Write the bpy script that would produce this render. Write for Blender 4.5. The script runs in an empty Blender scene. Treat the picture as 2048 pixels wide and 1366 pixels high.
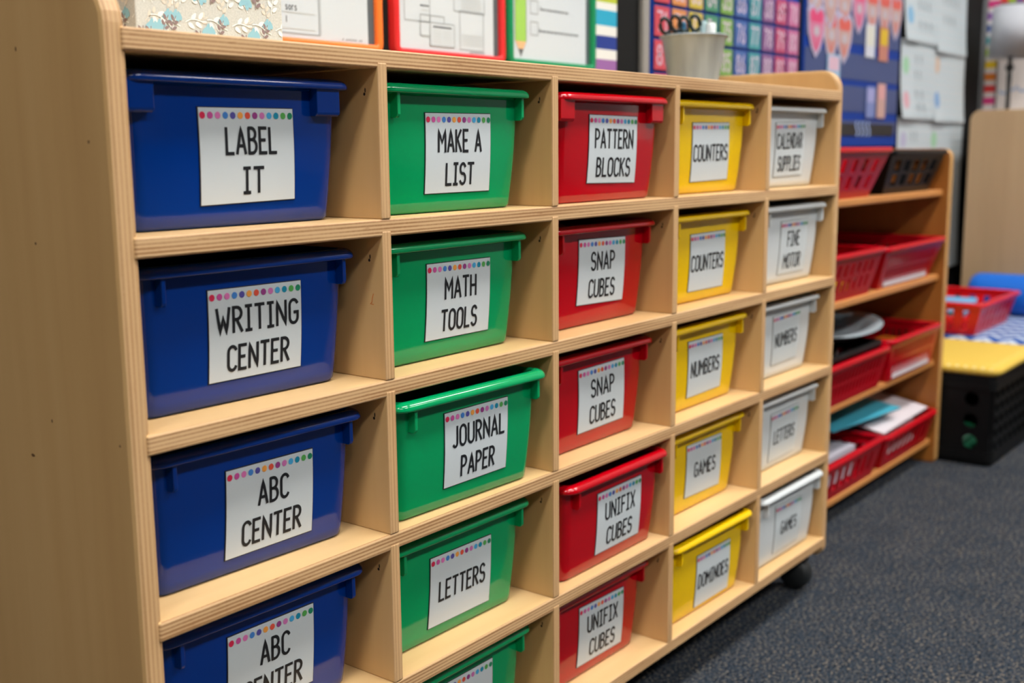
import bpy, bmesh, math, random
from mathutils import Vector, Matrix
random.seed(7)
SC = bpy.context.scene
COL = SC.collection
T = 0.768                      # cabinet top-panel centre above the carpet; all "z" below are relative to it

# ------------------------------------------------------------------ camera
cam = bpy.data.cameras.new('camera'); camo = bpy.data.objects.new('camera', cam); COL.objects.link(camo)
R_ = Vector((0.61391605, -0.78931754, -0.00921402)); U_ = Vector((0.13650252, 0.09465783, 0.98610697))
F_ = Vector((0.77747935, 0.60664463, -0.16585579))
m = Matrix((R_, U_, -F_)).transposed().to_4x4(); m.translation = Vector((-0.44157554, -0.66438008, -0.07379645 + T))
camo.matrix_world = m
cam.sensor_width = 36.0; cam.lens = 2271.82 / 2048 * 36.0
cam.clip_start = 0.02; cam.clip_end = 50
cam.dof.use_dof = True; cam.dof.focus_distance = 0.99; cam.dof.aperture_fstop = 5.4; cam.dof.aperture_blades = 0
SC.camera = camo
# ------------------------------------------------------------------ world, exposure
w = bpy.data.worlds.new('world'); SC.world = w; w.use_nodes = True
w.node_tree.nodes['Background'].inputs[0].default_value = (0.75, 0.8, 0.85, 1)
w.node_tree.nodes['Background'].inputs[1].default_value = 0.2
SC.view_settings.view_transform = 'Standard'; SC.view_settings.look = 'None'
SC.view_settings.gamma = 1.0; SC.view_settings.use_curve_mapping = False
SC.view_settings.exposure = 0.42
LAMP = 24.0                     # brightness of the ceiling troffers
LAMPS = [(x, y) for y in (-0.85, -2.4) for x in (-1.7, 0.5, 2.4)]

# ------------------------------------------------------------------ helpers
def lin(c):
    return tuple(((v / 255) / 12.92 if v / 255 <= 0.04045 else ((v / 255 + 0.055) / 1.055) ** 2.4) for v in c)
MATS = {}
def mat(name, rgb, rough=0.6, spec=0.5, metal=0.0, emit=0.0):
    if name in MATS: return MATS[name]
    M = bpy.data.materials.new(name); M.use_nodes = True
    b = M.node_tree.nodes['Principled BSDF']
    b.inputs['Base Color'].default_value = (*lin(rgb), 1); b.inputs['Roughness'].default_value = rough
    b.inputs['Specular IOR Level'].default_value = spec; b.inputs['Metallic'].default_value = metal
    if emit:
        b.inputs['Emission Color'].default_value = (*lin(rgb), 1); b.inputs['Emission Strength'].default_value = emit
    MATS[name] = M
    return M
def ramp_mat(name, stops, rough, build, bump=0.0, bump_dist=0.001, spec=0.5):
    """material whose colour is a ramp over a scalar made by build(nodes, links, coord) -> socket"""
    M = bpy.data.materials.new(name); M.use_nodes = True
    nt = M.node_tree; b = nt.nodes['Principled BSDF']; b.inputs['Roughness'].default_value = rough
    b.inputs['Specular IOR Level'].default_value = spec
    tc = nt.nodes.new('ShaderNodeTexCoord')
    s = build(nt, tc.outputs['Object'])
    r = nt.nodes.new('ShaderNodeValToRGB'); e = r.color_ramp.elements
    while len(e) < len(stops): e.new(0.5)
    for el, (p, c) in zip(e, stops): el.position = p; el.color = (*lin(c), 1)
    nt.links.new(s, r.inputs[0]); nt.links.new(r.outputs[0], b.inputs['Base Color'])
    if bump:
        bn = nt.nodes.new('ShaderNodeBump'); bn.inputs['Strength'].default_value = bump; bn.inputs['Distance'].default_value = bump_dist
        nt.links.new(s, bn.inputs['Height']); nt.links.new(bn.outputs[0], b.inputs['Normal'])
    MATS[name] = M
    return M
def noise(nt, co, scale, detail=3, stretch=(1, 1, 1), dist=0.0):
    mp = nt.nodes.new('ShaderNodeMapping'); mp.inputs['Scale'].default_value = stretch
    nt.links.new(co, mp.inputs[0])
    n = nt.nodes.new('ShaderNodeTexNoise'); n.inputs['Scale'].default_value = scale; n.inputs['Detail'].default_value = detail
    n.inputs['Distortion'].default_value = dist
    nt.links.new(mp.outputs[0], n.inputs['Vector'])
    return n.outputs['Fac']
def math_n(nt, op, a, b):
    n = nt.nodes.new('ShaderNodeMath'); n.operation = op
    for i, v in enumerate((a, b)):
        if isinstance(v, (int, float)): n.inputs[i].default_value = v
        else: nt.links.new(v, n.inputs[i])
    return n.outputs[0]

def veneer(name, a, b_, c, stretch, rough=0.42):
    def bld(nt, co):
        n1 = noise(nt, co, 9, 4, stretch, 0.6); n2 = noise(nt, co, 60, 3, stretch); n3 = noise(nt, co, 2.2, 2)
        s = math_n(nt, 'MULTIPLY_ADD', n2, 0.35); nt.links.new(n1, s.node.inputs[2])
        s2 = math_n(nt, 'MULTIPLY_ADD', n3, 0.4); nt.links.new(s, s2.node.inputs[2])
        return math_n(nt, 'MULTIPLY', s2, 0.6)
    return ramp_mat(name, [(0.28, a), (0.5, b_), (0.72, c)], rough, bld, 0.04, 0.0006)
def ply(name, axis, light, dark, period=0.0031):
    def bld(nt, co):
        sx = nt.nodes.new('ShaderNodeSeparateXYZ'); nt.links.new(co, sx.inputs[0])
        st = {'X': (1, 1, 0.06), 'Z': (0.06, 1, 1)}[axis]
        n1 = noise(nt, co, 120, 3, st)
        z = math_n(nt, 'MULTIPLY', sx.outputs[axis], 2 * math.pi / period)
        z = math_n(nt, 'ADD', z, math_n(nt, 'MULTIPLY', n1, 1.2))
        s = math_n(nt, 'SINE', z, 0)
        s = math_n(nt, 'MULTIPLY', s, 0.33)
        s = math_n(nt, 'ADD', s, n1)
        n3 = noise(nt, co, 400, 2)
        n4 = noise(nt, co, 55, 2, {'X': (8, 1, 0.9), 'Z': (0.9, 1, 8)}[axis])
        fl = math_n(nt, 'MULTIPLY', math_n(nt, 'MAXIMUM', math_n(nt, 'SUBTRACT', n4, 0.66), 0.0), 3.2)
        s = math_n(nt, 'SUBTRACT', s, fl)
        return math_n(nt, 'ADD', s, math_n(nt, 'MULTIPLY', math_n(nt, 'SUBTRACT', n3, 0.5), 0.25))
    return ramp_mat(name, [(0.12, dark), (0.42, tuple((x * 2 + y) / 3 for x, y in zip(light, dark))), (0.75, light)], 0.5, bld, 0.06, 0.0004)

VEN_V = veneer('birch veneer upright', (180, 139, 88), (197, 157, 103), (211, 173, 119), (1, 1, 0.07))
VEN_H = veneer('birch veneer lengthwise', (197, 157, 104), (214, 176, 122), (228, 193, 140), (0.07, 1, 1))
PLY_Z = ply('birch ply edge lengthwise', 'Z', (206, 168, 122), (154, 110, 68))
PLY_X = ply('birch ply edge upright', 'X', (202, 163, 116), (180, 138, 92), 0.0036)
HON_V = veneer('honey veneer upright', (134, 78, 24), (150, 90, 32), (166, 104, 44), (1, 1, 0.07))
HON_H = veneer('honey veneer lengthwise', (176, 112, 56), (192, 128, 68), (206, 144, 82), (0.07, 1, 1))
HON_E = veneer('honey front edge', (170, 122, 64), (184, 138, 80), (198, 152, 94), (0.2, 1, 0.2))
HON_B = veneer('honey back with painted shade', (84, 52, 24), (96, 62, 30), (108, 72, 36), (1, 1, 0.2))  # bookcase back: dark brown has the shadow between the shelves painted in
TAN_V = veneer('tan veneer upright', (166, 136, 100), (180, 149, 112), (192, 162, 124), (1, 1, 0.06))

class MB:
    """collects geometry, builds ONE mesh object"""
    def __init__(s): s.v = []; s.f = []; s.m = []; s.sm = []
    def face(s, pts, mi=0, smooth=False):
        i = len(s.v); s.v += [tuple(p) for p in pts]; s.f.append(tuple(range(i, i + len(pts)))); s.m.append(mi); s.sm.append(smooth)
    def grid(s, rows, mi=0, smooth=True, close=False, flip=False):
        i = len(s.v); n = len(rows[0])
        for r in rows: s.v += [tuple(p) for p in r]
        for a in range(len(rows) - 1):
            for b in range(n if close else n - 1):
                c = (b + 1) % n
                q = (i + a * n + b, i + a * n + c, i + (a + 1) * n + c, i + (a + 1) * n + b)
                s.f.append(q[::-1] if flip else q); s.m.append(mi); s.sm.append(smooth)
    def cap(s, ring, mi=0, flip=False):
        s.face(ring[::-1] if flip else ring, mi)
    def box(s, x0, x1, y0, y1, z0, z1, mi=0, r=0.0, seg=2, rule=None):
        bm = bmesh.new(); bmesh.ops.create_cube(bm, size=1)
        for v in bm.verts: v.co = Vector(((x0 + x1) / 2 + v.co.x * (x1 - x0), (y0 + y1) / 2 + v.co.y * (y1 - y0), (z0 + z1) / 2 + v.co.z * (z1 - z0)))
        if r: bmesh.ops.bevel(bm, geom=bm.edges[:], offset=r, segments=seg, profile=0.5, affect='EDGES')
        s.add_bm(bm, mi, rule)
    def add_bm(s, bm, mi=0, rule=None, smooth=False):
        bm.normal_update(); i = len(s.v); bm.verts.ensure_lookup_table()
        for k, v in enumerate(bm.verts): v.index = k; s.v.append(tuple(v.co))
        for f in bm.faces:
            s.f.append(tuple(i + v.index for v in f.verts)); s.m.append(rule(f) if rule else mi); s.sm.append(smooth)
        bm.free()
    def prism(s, poly, x0, x1, mi=0, r=0.0, rule=None, axis='X'):
        bm = bmesh.new()
        def P(a, b, t): return (t, a, b) if axis == 'X' else ((a, t, b) if axis == 'Y' else (a, b, t))
        lo = [bm.verts.new(P(a, b, x0)) for a, b in poly]; hi = [bm.verts.new(P(a, b, x1)) for a, b in poly]
        bm.faces.new(lo[::-1]); bm.faces.new(hi); n = len(poly)
        for k in range(n): bm.faces.new((lo[k], lo[(k + 1) % n], hi[(k + 1) % n], hi[k]))
        bmesh.ops.recalc_face_normals(bm, faces=bm.faces[:])
        if r:
            es = [e for e in bm.edges if abs(P(0, 0, 1)[0] * (e.verts[0].co.x - e.verts[1].co.x) + P(0, 0, 1)[1] * (e.verts[0].co.y - e.verts[1].co.y) + P(0, 0, 1)[2] * (e.verts[0].co.z - e.verts[1].co.z)) < 1e-6]
            bmesh.ops.bevel(bm, geom=es, offset=r, segments=2, profile=0.5, affect='EDGES')
        s.add_bm(bm, mi, rule)
    def lathe(s, prof, cx=0, cy=0, n=28, mi=0, axis='Z', sx=1, sy=1):
        rows = []
        for r, z in prof:
            row = []
            for k in range(n):
                a = 2 * math.pi * k / n; c, d = r * math.cos(a) * sx, r * math.sin(a) * sy
                row.append((cx + c, cy + d, z) if axis == 'Z' else ((cx + c, z, cy + d) if axis == 'Y' else (z, cx + c, cy + d)))
            rows.append(row)
        s.grid(rows, mi, True, True, flip=(axis == 'Y'))
    def tube(s, pts, r, n=8, mi=0, closed=False):
        pts = [Vector(p) for p in pts]; rows = []; N = len(pts)
        for k, p in enumerate(pts):
            a = pts[(k - 1) % N] if (closed or k > 0) else p; b = pts[(k + 1) % N] if (closed or k < N - 1) else p
            d = (b - a).normalized(); up = Vector((0, 0, 1)) if abs(d.z) < 0.9 else Vector((1, 0, 0))
            u = d.cross(up).normalized(); v = d.cross(u)
            rows.append([p + u * r * math.cos(2 * math.pi * j / n) + v * r * math.sin(2 * math.pi * j / n) for j in range(n)])
        if closed: rows.append(rows[0])
        s.grid(rows, mi, True, True)
        if not closed: s.cap(rows[0], mi); s.cap(rows[-1], mi, True)
    def build(s, name, mats, parent=None, loc=None):
        me = bpy.data.meshes.new(name); me.from_pydata(s.v, [], s.f)
        for M in (mats if isinstance(mats, (list, tuple)) else [mats]): me.materials.append(M)
        me.polygons.foreach_set('material_index', s.m); me.polygons.foreach_set('use_smooth', s.sm); me.update()
        return obj(name, me, parent, loc)
def obj(name, me, parent=None, loc=None):
    o = bpy.data.objects.new(name, me); COL.objects.link(o)
    if parent: o.parent = parent
    if loc: o.location = loc
    return o
def tag(o, label=None, cat=None, group=None, kind=None):
    if label: o['label'] = label
    if cat: o['category'] = cat
    if group: o['group'] = group
    if kind: o['kind'] = kind
    return o
def thing(name, loc, label, cat, group=None, rz=0.0):
    o = bpy.data.objects.new(name, None); COL.objects.link(o); o.empty_display_size = 0.05
    o.location = loc; o.rotation_euler = (0, 0, rz)
    return tag(o, label, cat, group)
def fixn(o):
    bm = bmesh.new(); bm.from_mesh(o.data); bmesh.ops.remove_doubles(bm, verts=bm.verts[:], dist=1e-6)
    bmesh.ops.recalc_face_normals(bm, faces=bm.faces[:]); bm.to_mesh(o.data); bm.free(); return o
def rrect(x0, x1, y0, y1, r, z, n=6):
    """rounded rectangle ring at height z, counter-clockwise"""
    P = []
    for cx, cy, a0 in ((x1 - r, y0 + r, -90), (x1 - r, y1 - r, 0), (x0 + r, y1 - r, 90), (x0 + r, y0 + r, 180)):
        for k in range(n + 1):
            a = math.radians(a0 + 90 * k / n); P.append((cx + r * math.cos(a), cy + r * math.sin(a), z))
    return P

# ------------------------------------------------------------------ stroke lettering (flat print)
def arc(cx, cy, rx, ry, a0, a1, n=10):
    return [(cx + rx * math.cos(math.radians(a0 + (a1 - a0) * k / n)), cy + ry * math.sin(math.radians(a0 + (a1 - a0) * k / n))) for k in range(n + 1)]
W_ = .40
G = {
 'A': (.44, [[(0, 0), (.22, 1), (.44, 0)], [(.08, .30), (.36, .30)]]),
 'B': (.38, [[(0, 0), (0, 1)], [(0, 1), (.14, 1)] + arc(.14, .77, .2, .23, 90, -90, 8) + [(0, .54)], [(0, .54), (.16, .54)] + arc(.16, .27, .22, .27, 90, -90, 8) + [(0, 0)]]),
 'C': (.38, [arc(.21, .76, .2, .24, 25, 180, 8) + arc(.21, .24, .2, .24, 180, 335, 8)]),
 'D': (.40, [[(0, 0), (0, 1), (.12, 1)] + arc(.12, .5, .28, .5, 90, -90, 12) + [(0, 0)]]),
 'E': (.34, [[(.34, 1), (0, 1), (0, 0), (.34, 0)], [(0, .52), (.27, .52)]]),
 'F': (.34, [[(.34, 1), (0, 1), (0, 0)], [(0, .52), (.27, .52)]]),
 'G': (.40, [arc(.21, .76, .2, .24, 25, 180, 8) + arc(.21, .24, .2, .24, 180, 360, 8) + [(.41, .46), (.24, .46)]]),
 'H': (.38, [[(0, 0), (0, 1)], [(.38, 0), (.38, 1)], [(0, .5), (.38, .5)]]),
 'I': (.26, [[(.13, 0), (.13, 1)], [(0, 1), (.26, 1)], [(0, 0), (.26, 0)]]),
 'J': (.32, [[(.3, 1), (.3, .2)] + arc(.15, .2, .15, .2, 0, -150, 8)]),
 'K': (.38, [[(0, 0), (0, 1)], [(.36, 1), (.02, .46)], [(.1, .58), (.38, 0)]]),
 'L': (.34, [[(0, 1), (0, 0), (.34, 0)]]),
 'M': (.50, [[(0, 0), (0, 1), (.25, .42), (.5, 1), (.5, 0)]]),
 'N': (.42, [[(0, 0), (0, 1), (.42, 0), (.42, 1)]]),
 'O': (.42, [arc(.21, .74, .21, .26, 0, 180, 10) + arc(.21, .26, .21, .26, 180, 360, 10) + [(.42, .74)]]),
 'P': (.38, [[(0, 0), (0, 1), (.14, 1)] + arc(.14, .74, .23, .26, 90, -90, 8) + [(0, .48)]]),
 'Q': (.42, [arc(.21, .74, .21, .26, 0, 180, 10) + arc(.21, .26, .21, .26, 180, 360, 10) + [(.42, .74)], [(.25, .2), (.45, -.05)]]),
 'R': (.38, [[(0, 0), (0, 1), (.14, 1)] + arc(.14, .75, .22, .25, 90, -90, 8) + [(0, .5)], [(.14, .5), (.38, 0)]]),
 'S': (.38, [arc(.19, .75, .18, .25, 25, 180, 7) + arc(.19, .72, .18, .22, 180, 250, 4) + arc(.19, .28, .19, .24, 70, 0, 4) + arc(.19, .25, .19, .25, 0, -155, 7)]),
 'T': (.40, [[(.2, 0), (.2, 1)], [(0, 1), (.4, 1)]]),
 'U': (.40, [[(0, 1), (0, .24)] + arc(.2, .24, .2, .24, 180, 360, 10) + [(.4, 1)]]),
 'W': (.56, [[(0, 1), (.14, 0), (.28, .66), (.42, 0), (.56, 1)]]),
 'X': (.40, [[(0, 1), (.4, 0)], [(.4, 1), (0, 0)]]),
 'r': (.22, [[(0, 0), (0, .6)], arc(.14, .38, .14, .22, 180, 60, 5)]),
 's': (.26, [arc(.13, .45, .12, .15, 25, 180, 5) + arc(.13, .45, .12, .14, 180, 250, 3) + arc(.13, .17, .13, .14, 70, 0, 3) + arc(.13, .15, .13, .15, 0, -155, 5)]),
 'o': (.30, [arc(.15, .3, .15, .3, 0, 360, 14)]),
 ' ': (.22, []),
 '0': (.40, [arc(.2, .5, .2, .5, 0, 360, 18)]),
 '1': (.22, [[(0, .8), (.14, 1), (.14, 0)]]),
 '2': (.38, [arc(.19, .74, .19, .26, 160, -20, 8) + [(0, 0), (.38, 0)]]),
 '3': (.38, [arc(.17, .76, .19, .24, 150, -90, 8) + arc(.17, .26, .21, .26, 90, -150, 8)]),
 '4': (.40, [[(.3, 0), (.3, 1), (0, .3), (.4, .3)]]),
 '5': (.38, [[(.34, 1), (.04, 1), (.02, .55)] + arc(.17, .31, .2, .31, 110, -140, 10)]),
 '6': (.38, [[(.3, 1), (.06, .5)] + arc(.19, .28, .19, .28, 160, 520, 14)]),
 '7': (.38, [[(0, 1), (.38, 1), (.12, 0)]]),
 '8': (.38, [arc(.19, .76, .16, .24, -90, 270, 14), arc(.19, .26, .19, .26, -90, 270, 14)]),
 '9': (.38, [arc(.19, .72, .19, .28, 0, 360, 14), [(.38, .72), (.16, 0)]]),
}
def text_lines(txt, s0, s1, t0, t1, gap=.19):
    """polylines of txt filling the (s,t) rectangle"""
    x = 0; L = []
    for i, ch in enumerate(txt):
        wd, pl = G[ch]
        L += [[(x + a, b) for a, b in p] for p in pl]; x += wd + gap
    x -= gap
    return [[(s0 + a / x * (s1 - s0), t0 + b * (t1 - t0)) for a, b in p] for p in L]
def ribbon(mb, line, hw, fn, mi=0, step=None):
    """flat mitred ribbon of half width hw along line in (s,t); fn maps (s,t) to 3-D"""
    P = [Vector(p) for p in line]
    P = [p for k, p in enumerate(P) if k == 0 or (p - P[k - 1]).length > 1e-5 * hw / .001]
    if step:
        Q = [P[0]]
        for a, b in zip(P, P[1:]):
            n = max(1, int((b - a).length / step))
            Q += [a.lerp(b, k / n) for k in range(1, n + 1)]
        P = Q
    lo, hi = [], []
    for k, p in enumerate(P):
        d1 = (P[k] - P[k - 1]).normalized() if k else None; d2 = (P[k + 1] - P[k]).normalized() if k < len(P) - 1 else None
        d1 = d1 or d2; d2 = d2 or d1
        n = Vector((-d1.y - d2.y, d1.x + d2.x))
        n = n.normalized() if n.length > 1e-6 else Vector((-d1.y, d1.x))
        c = max(0.62, n.dot(Vector((-d1.y, d1.x)))); n = n * hw / c
        e = Vector((0, 0))
        if k == 0: e = -d2 * hw * .6
        if k == len(P) - 1: e = d1 * hw * .6
        lo.append(fn(*(p - n + e))); hi.append(fn(*(p + n + e)))
    mb.grid([lo, hi], mi, False)
def disc(mb, c, r, fn, mi=0, n=14, ry=None):
    mb.face([fn(c[0] + r * math.cos(2 * math.pi * k / n), c[1] + (ry or r) * math.sin(2 * math.pi * k / n)) for k in range(n)], mi)
def quad(mb, s0, s1, t0, t1, fn, mi=0):
    mb.face([fn(s0, t0), fn(s1, t0), fn(s1, t1), fn(s0, t1)], mi)
def outline(mb, s0, s1, t0, t1, hw, fn, mi=0):
    ribbon(mb, [(s0, t0), (s1, t0), (s1, t1), (s0, t1), (s0, t0)], hw, fn, mi)

# ------------------------------------------------------------------ common materials
WHITE_PAPER = mat('white paper', (196, 204, 208), 0.5, 0.3)
LABEL_PAPER = mat('laminated white card', (200, 207, 209), 0.3, 0.4)
BLACK_INK = mat('black ink', (22, 24, 28), 0.45)
GREY_INK = mat('grey ink', (150, 156, 158), 0.6)
DOTS = [(214, 40, 78), (200, 80, 150), (218, 116, 176), (66, 128, 200), (84, 78, 156), (240, 160, 70), (222, 84, 60), (150, 60, 130), (206, 116, 176), (70, 164, 212), (14, 136, 166), (84, 164, 78), (28, 132, 92)]
DOTM = [mat('printed dot %d' % k, c, 0.35) for k, c in enumerate(DOTS)]
DARK = mat('dark rubber', (34, 37, 38), 0.55)
STEEL = mat('brushed steel', (170, 172, 170), 0.35, 0.5, 1.0)

# ------------------------------------------------------------------ the room
XR, YB, H = 3.28, 0.40, 2.75
def carpet():
    M = bpy.data.materials.new('mottled carpet'); M.use_nodes = True; nt = M.node_tree; b = nt.nodes['Principled BSDF']
    b.inputs['Roughness'].default_value = 0.95; b.inputs['Specular IOR Level'].default_value = 0.1
    co = nt.nodes.new('ShaderNodeTexCoord').outputs['Object']
    n1 = noise(nt, co, 210, 2); n2 = noise(nt, co, 430, 2); n3 = noise(nt, co, 14, 3)
    s = math_n(nt, 'ADD', math_n(nt, 'MULTIPLY', n1, 0.55), math_n(nt, 'MULTIPLY', n2, 0.45))
    s = math_n(nt, 'ADD', s, math_n(nt, 'MULTIPLY', math_n(nt, 'SUBTRACT', n3, 0.5), 0.07))
    r = nt.nodes.new('ShaderNodeValToRGB'); e = r.color_ramp.elements
    st = [(0.36, (6, 8, 12)), (0.43, (24, 30, 38)), (0.48, (50, 55, 62)), (0.52, (34, 56, 74)), (0.57, (84, 78, 73)), (0.65, (150, 136, 116))]
    while len(e) < len(st): e.new(0.5)
    for el, (p, c) in zip(e, st): el.position = p; el.color = (*lin(c), 1)
    nt.links.new(s, r.inputs[0]); nt.links.new(r.outputs[0], b.inputs['Base Color'])
    bn = nt.nodes.new('ShaderNodeBump'); bn.inputs['Strength'].default_value = 0.6; bn.inputs['Distance'].default_value = 0.004
    nt.links.new(n2, bn.inputs['Height']); nt.links.new(bn.outputs[0], b.inputs['Normal'])
    return M
mb = MB(); mb.box(-4.1, XR + .1, -6.1, YB + .1, -0.1, 0); tag(mb.build('floor', carpet()), kind='structure')
def felt(nt, co): return noise(nt, co, 500, 2)
FELT = ramp_mat('black felt', [(0.3, (18, 18, 18)), (0.7, (34, 34, 33))], 0.9, felt, 0.2, 0.001, 0.15)
mb = MB(); mb.box(-4.1, XR + .1, YB, YB + .1, 0, H); tag(mb.build('wall_back', FELT), kind='structure')
CREAM = mat('painted wall', (128, 131, 134), 0.7)
mb = MB(); mb.box(XR, XR + .1, -6.0, YB, 0, H); tag(mb.build('wall_right', CREAM), kind='structure')
mb = MB(); mb.box(-4.1, -4.0, -6.0, YB, 0, H); tag(mb.build('wall_left', CREAM), kind='structure')
mb = MB(); mb.box(-4.1, XR + .1, -6.1, -6.0, 0, H); tag(mb.build('wall_front', CREAM), kind='structure')
mb = MB(); mb.box(-4.1, XR + .1, -6.1, YB + .1, H, H + .1); ceil = tag(mb.build('ceiling', mat('ceiling tile', (226, 226, 222), 0.85)), kind='structure')
LIT = mat('troffer diffuser', (253, 251, 248), 0.5, emit=LAMP)
ALU = mat('aluminium', (178, 174, 166), 0.4, 0.5, 0.6)
for x, y in LAMPS:
    mb = MB(); mb.box(x - .6, x + .6, y - .2, y + .2, H - .012, H - .002); mb.build('light_panel', LIT, ceil)
    mb = MB()
    for a, b, c, d in ((x - .63, x + .63, y - .23, y - .2), (x - .63, x + .63, y + .2, y + .23), (x - .63, x - .6, y - .2, y + .2), (x + .6, x + .63, y - .2, y + .2)):
        mb.box(a, b, c, d, H - .02, H)
    mb.build('light_frame', ALU, ceil)
mb = MB(); mb.box(1.283, 1.303, YB - .012, YB, .05, 2.2, r=.003); tag(mb.build('trim_1', ALU), 'narrow aluminium strip on black wall', kind='structure')

# ------------------------------------------------------------------ the cubby cabinet
PIT, TH, S = .2395, .0105, .0145
ZR = [0.0, -.1361, -.2718, -.4076, -.5444, -.6813]
DEP = .37
cab = thing('cubby_cabinet', (0, 0, 0), 'pale birch plywood cubby cabinet on casters holding coloured bins', 'cabinet')
def edge_rule(f): return 1 if f.normal.y < -0.35 else 0
def side_profile(zb, zt, r=.028, rb=.016):
    P = [(0 + rb, zb)]
    P = []
    for cy, cz, rr, a0 in ((rb, zb + rb, rb, 180), (DEP - rb, zb + rb, rb, 270), (DEP - r, zt - r, r, 0), (r, zt - r, r, 90)):
        for k in range(7):
            a = math.radians(a0 + 90 * k / 6); P.append((cy + rr * math.cos(a), cz + rr * math.sin(a)))
    return P
for x0, x1 in ((-.0115, .0052), (5 * PIT - .0052, 5 * PIT + .0122)):
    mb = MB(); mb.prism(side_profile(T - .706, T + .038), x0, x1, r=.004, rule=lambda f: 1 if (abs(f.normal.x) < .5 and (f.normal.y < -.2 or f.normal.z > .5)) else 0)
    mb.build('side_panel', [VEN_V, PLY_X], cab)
for j, z in enumerate(ZR):
    mb = MB(); t = .0078 if j == 0 else S / 2
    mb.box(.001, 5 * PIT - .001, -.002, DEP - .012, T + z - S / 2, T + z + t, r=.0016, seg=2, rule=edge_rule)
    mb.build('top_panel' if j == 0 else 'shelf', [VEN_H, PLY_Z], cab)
for j in range(5):
    for i in range(1, 5):
        mb = MB(); jit = random.uniform(-.0003, .0003)
        mb.box(i * PIT - TH / 2, i * PIT + TH / 2, -.0026 + jit * .3, DEP - .014, T + ZR[j + 1] + S / 2, T + ZR[j] - S / 2 + .0045, r=.0011, seg=2, rule=edge_rule)
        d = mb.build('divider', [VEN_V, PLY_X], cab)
        mb = MB(); zc = T + ZR[j] - S / 2 - .020
        fn = lambda s, t: (i * PIT - TH / 2 - .0003, .0135 + s, zc + t)
        disc(mb, (0, 0), .0013, fn); disc(mb, (-.001, .003), .0007, fn, ry=.002); mb.build('nail_hole', mat('nail hole', (40, 26, 16), 0.8), d)
mb = MB(); mb.box(.001, 5 * PIT - .001, DEP - .010, DEP - .004, T + ZR[5] - S / 2, T + .004); mb.build('back_panel', VEN_V, cab)
for x in (.03, 5 * PIT + .001):
    for y in (.045, DEP - .05):
        c = MB(); c.lathe([(0, -.014), (.019, -.014), (.0245, -.009), (.0255, 0), (.0245, .009), (.019, .014), (0, .014)], y, .0257, 24, axis='X')
        o = c.build('caster_wheel', DARK, cab, (x, 0, 0))
        c = MB(); c.box(x - .021, x + .021, y - .008, y + .020, .046, .062, r=.004); c.tube([(x, y + .006, .055), (x, y + .006, T + ZR[5] - S / 2)], .009, 10)
        c.lathe([(.001, .0480), (.024, .049), (.024, .056), (.010, .064), (.001, .064)], x, y + .004, 20)
        c.build('caster_bracket', mat('caster housing', (30, 32, 34), 0.4), cab)

# scuffs, a stray pencil stroke and a stain on the cabinet
SCUFF = ((.127, -.2956, .0026, .0012), (.0242, -.0657, .0012, .0012), (.1062, -.0011, .0010, .0016), (.100, -.136, .0012, .0010), (.0966, -.2651, .0010, .0014), (.0120, -.271, .0010, .0010))
PENCIL = [(.0098, -.1915), (.0112, -.1950), (.0118, -.1985), (.0135, -.2000), (.0100, -.2005)]
mb = MB(); fs = lambda s, t: (-.0118, s, T + t)
for y, z, a, b in SCUFF: disc(mb, (y, z), a, fs, 0, 10, b)
mb.build('scuff_mark', mat('scuff', (104, 76, 44), .7), cab)
mb = MB(); fs = lambda s, t: (PIT - TH / 2 - .0004, s, T + t)
ribbon(mb, PENCIL, .0004, fs); mb.build('pencil_mark', mat('orange pencil', (206, 120, 50), .7), cab)

# ------------------------------------------------------------------ storage bins
PLAST = {'B': mat('royal blue plastic', (0, 48, 130), 0.11, 0.5), 'G': mat('kelly green plastic', (0, 148, 86), 0.11, 0.5), 'R': mat('red plastic', (176, 0, 16), 0.11, 0.5),
         'Y': mat('yellow plastic', (230, 188, 0), 0.16, 0.4), 'W': mat('white plastic', (204, 209, 210), 0.25, 0.4)}
RW, HL, HT, BD = .1055, .1038, .1122, .30       # half rim width, rim underside, rim top, length of a bin
def yface(z):                                    # front face of a tub: leans back towards the foot, bulges a little
    t = max(0, min(1, z / HL)); return .0199 + (.0118 - .0199) * t - .0020 * math.sin(math.pi * t)
def tub_mesh(c):
    mb = MB(); R = []
    def ring(z, ins, fz):
        t = z / HL; a = .0943 + (.0985 - .0943) * t - ins; yf = yface(fz) + ins
        return rrect(-a, a, yf, BD - .012 + .006 * (t - 1) - ins, .013 - min(ins, .004), z)
    outer = [ring(0, .0042, 0), ring(.0008, .0018, .0008), ring(.0032, 0, .0032)] + [ring(HL * k / 10 if k else .0033, 0, HL * k / 10) for k in range(1, 11)]
    inner = [ring(HL * k / 10, .0022, HL * k / 10) for k in range(10, 0, -1)] + [ring(.0035, .004, .0035)]
    mb.grid(outer, 0, True, True); mb.cap(outer[0], 0, True); mb.grid(inner, 0, True, True); mb.cap(inner[-1])
    o = mb.build('tub', PLAST[c]); fixn(o); me = o.data; bpy.data.objects.remove(o); return me
def rim_mesh(c):
    mb = MB(); rows = []
    for ins, z in ((.0095, HL + .0003), (.0012, HL), (.0002, HL + .0008), (0, HL + .0022), (.0006, HL + .0046), (.0022, HL + .0066), (.0048, HL + .0080), (.0080, HT), (.0105, HT - .0004), (.0118, HT - .002), (.0122, HL - .002)):
        rows.append(rrect(-RW + ins, RW - ins, ins, BD - ins, max(.003, .015 - ins * .6), z, 8))
    rows.append(rows[0]); mb.grid(rows, 0, True, True)
    o = mb.build('rim', PLAST[c]); fixn(o); me = o.data; bpy.data.objects.remove(o); return me
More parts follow.
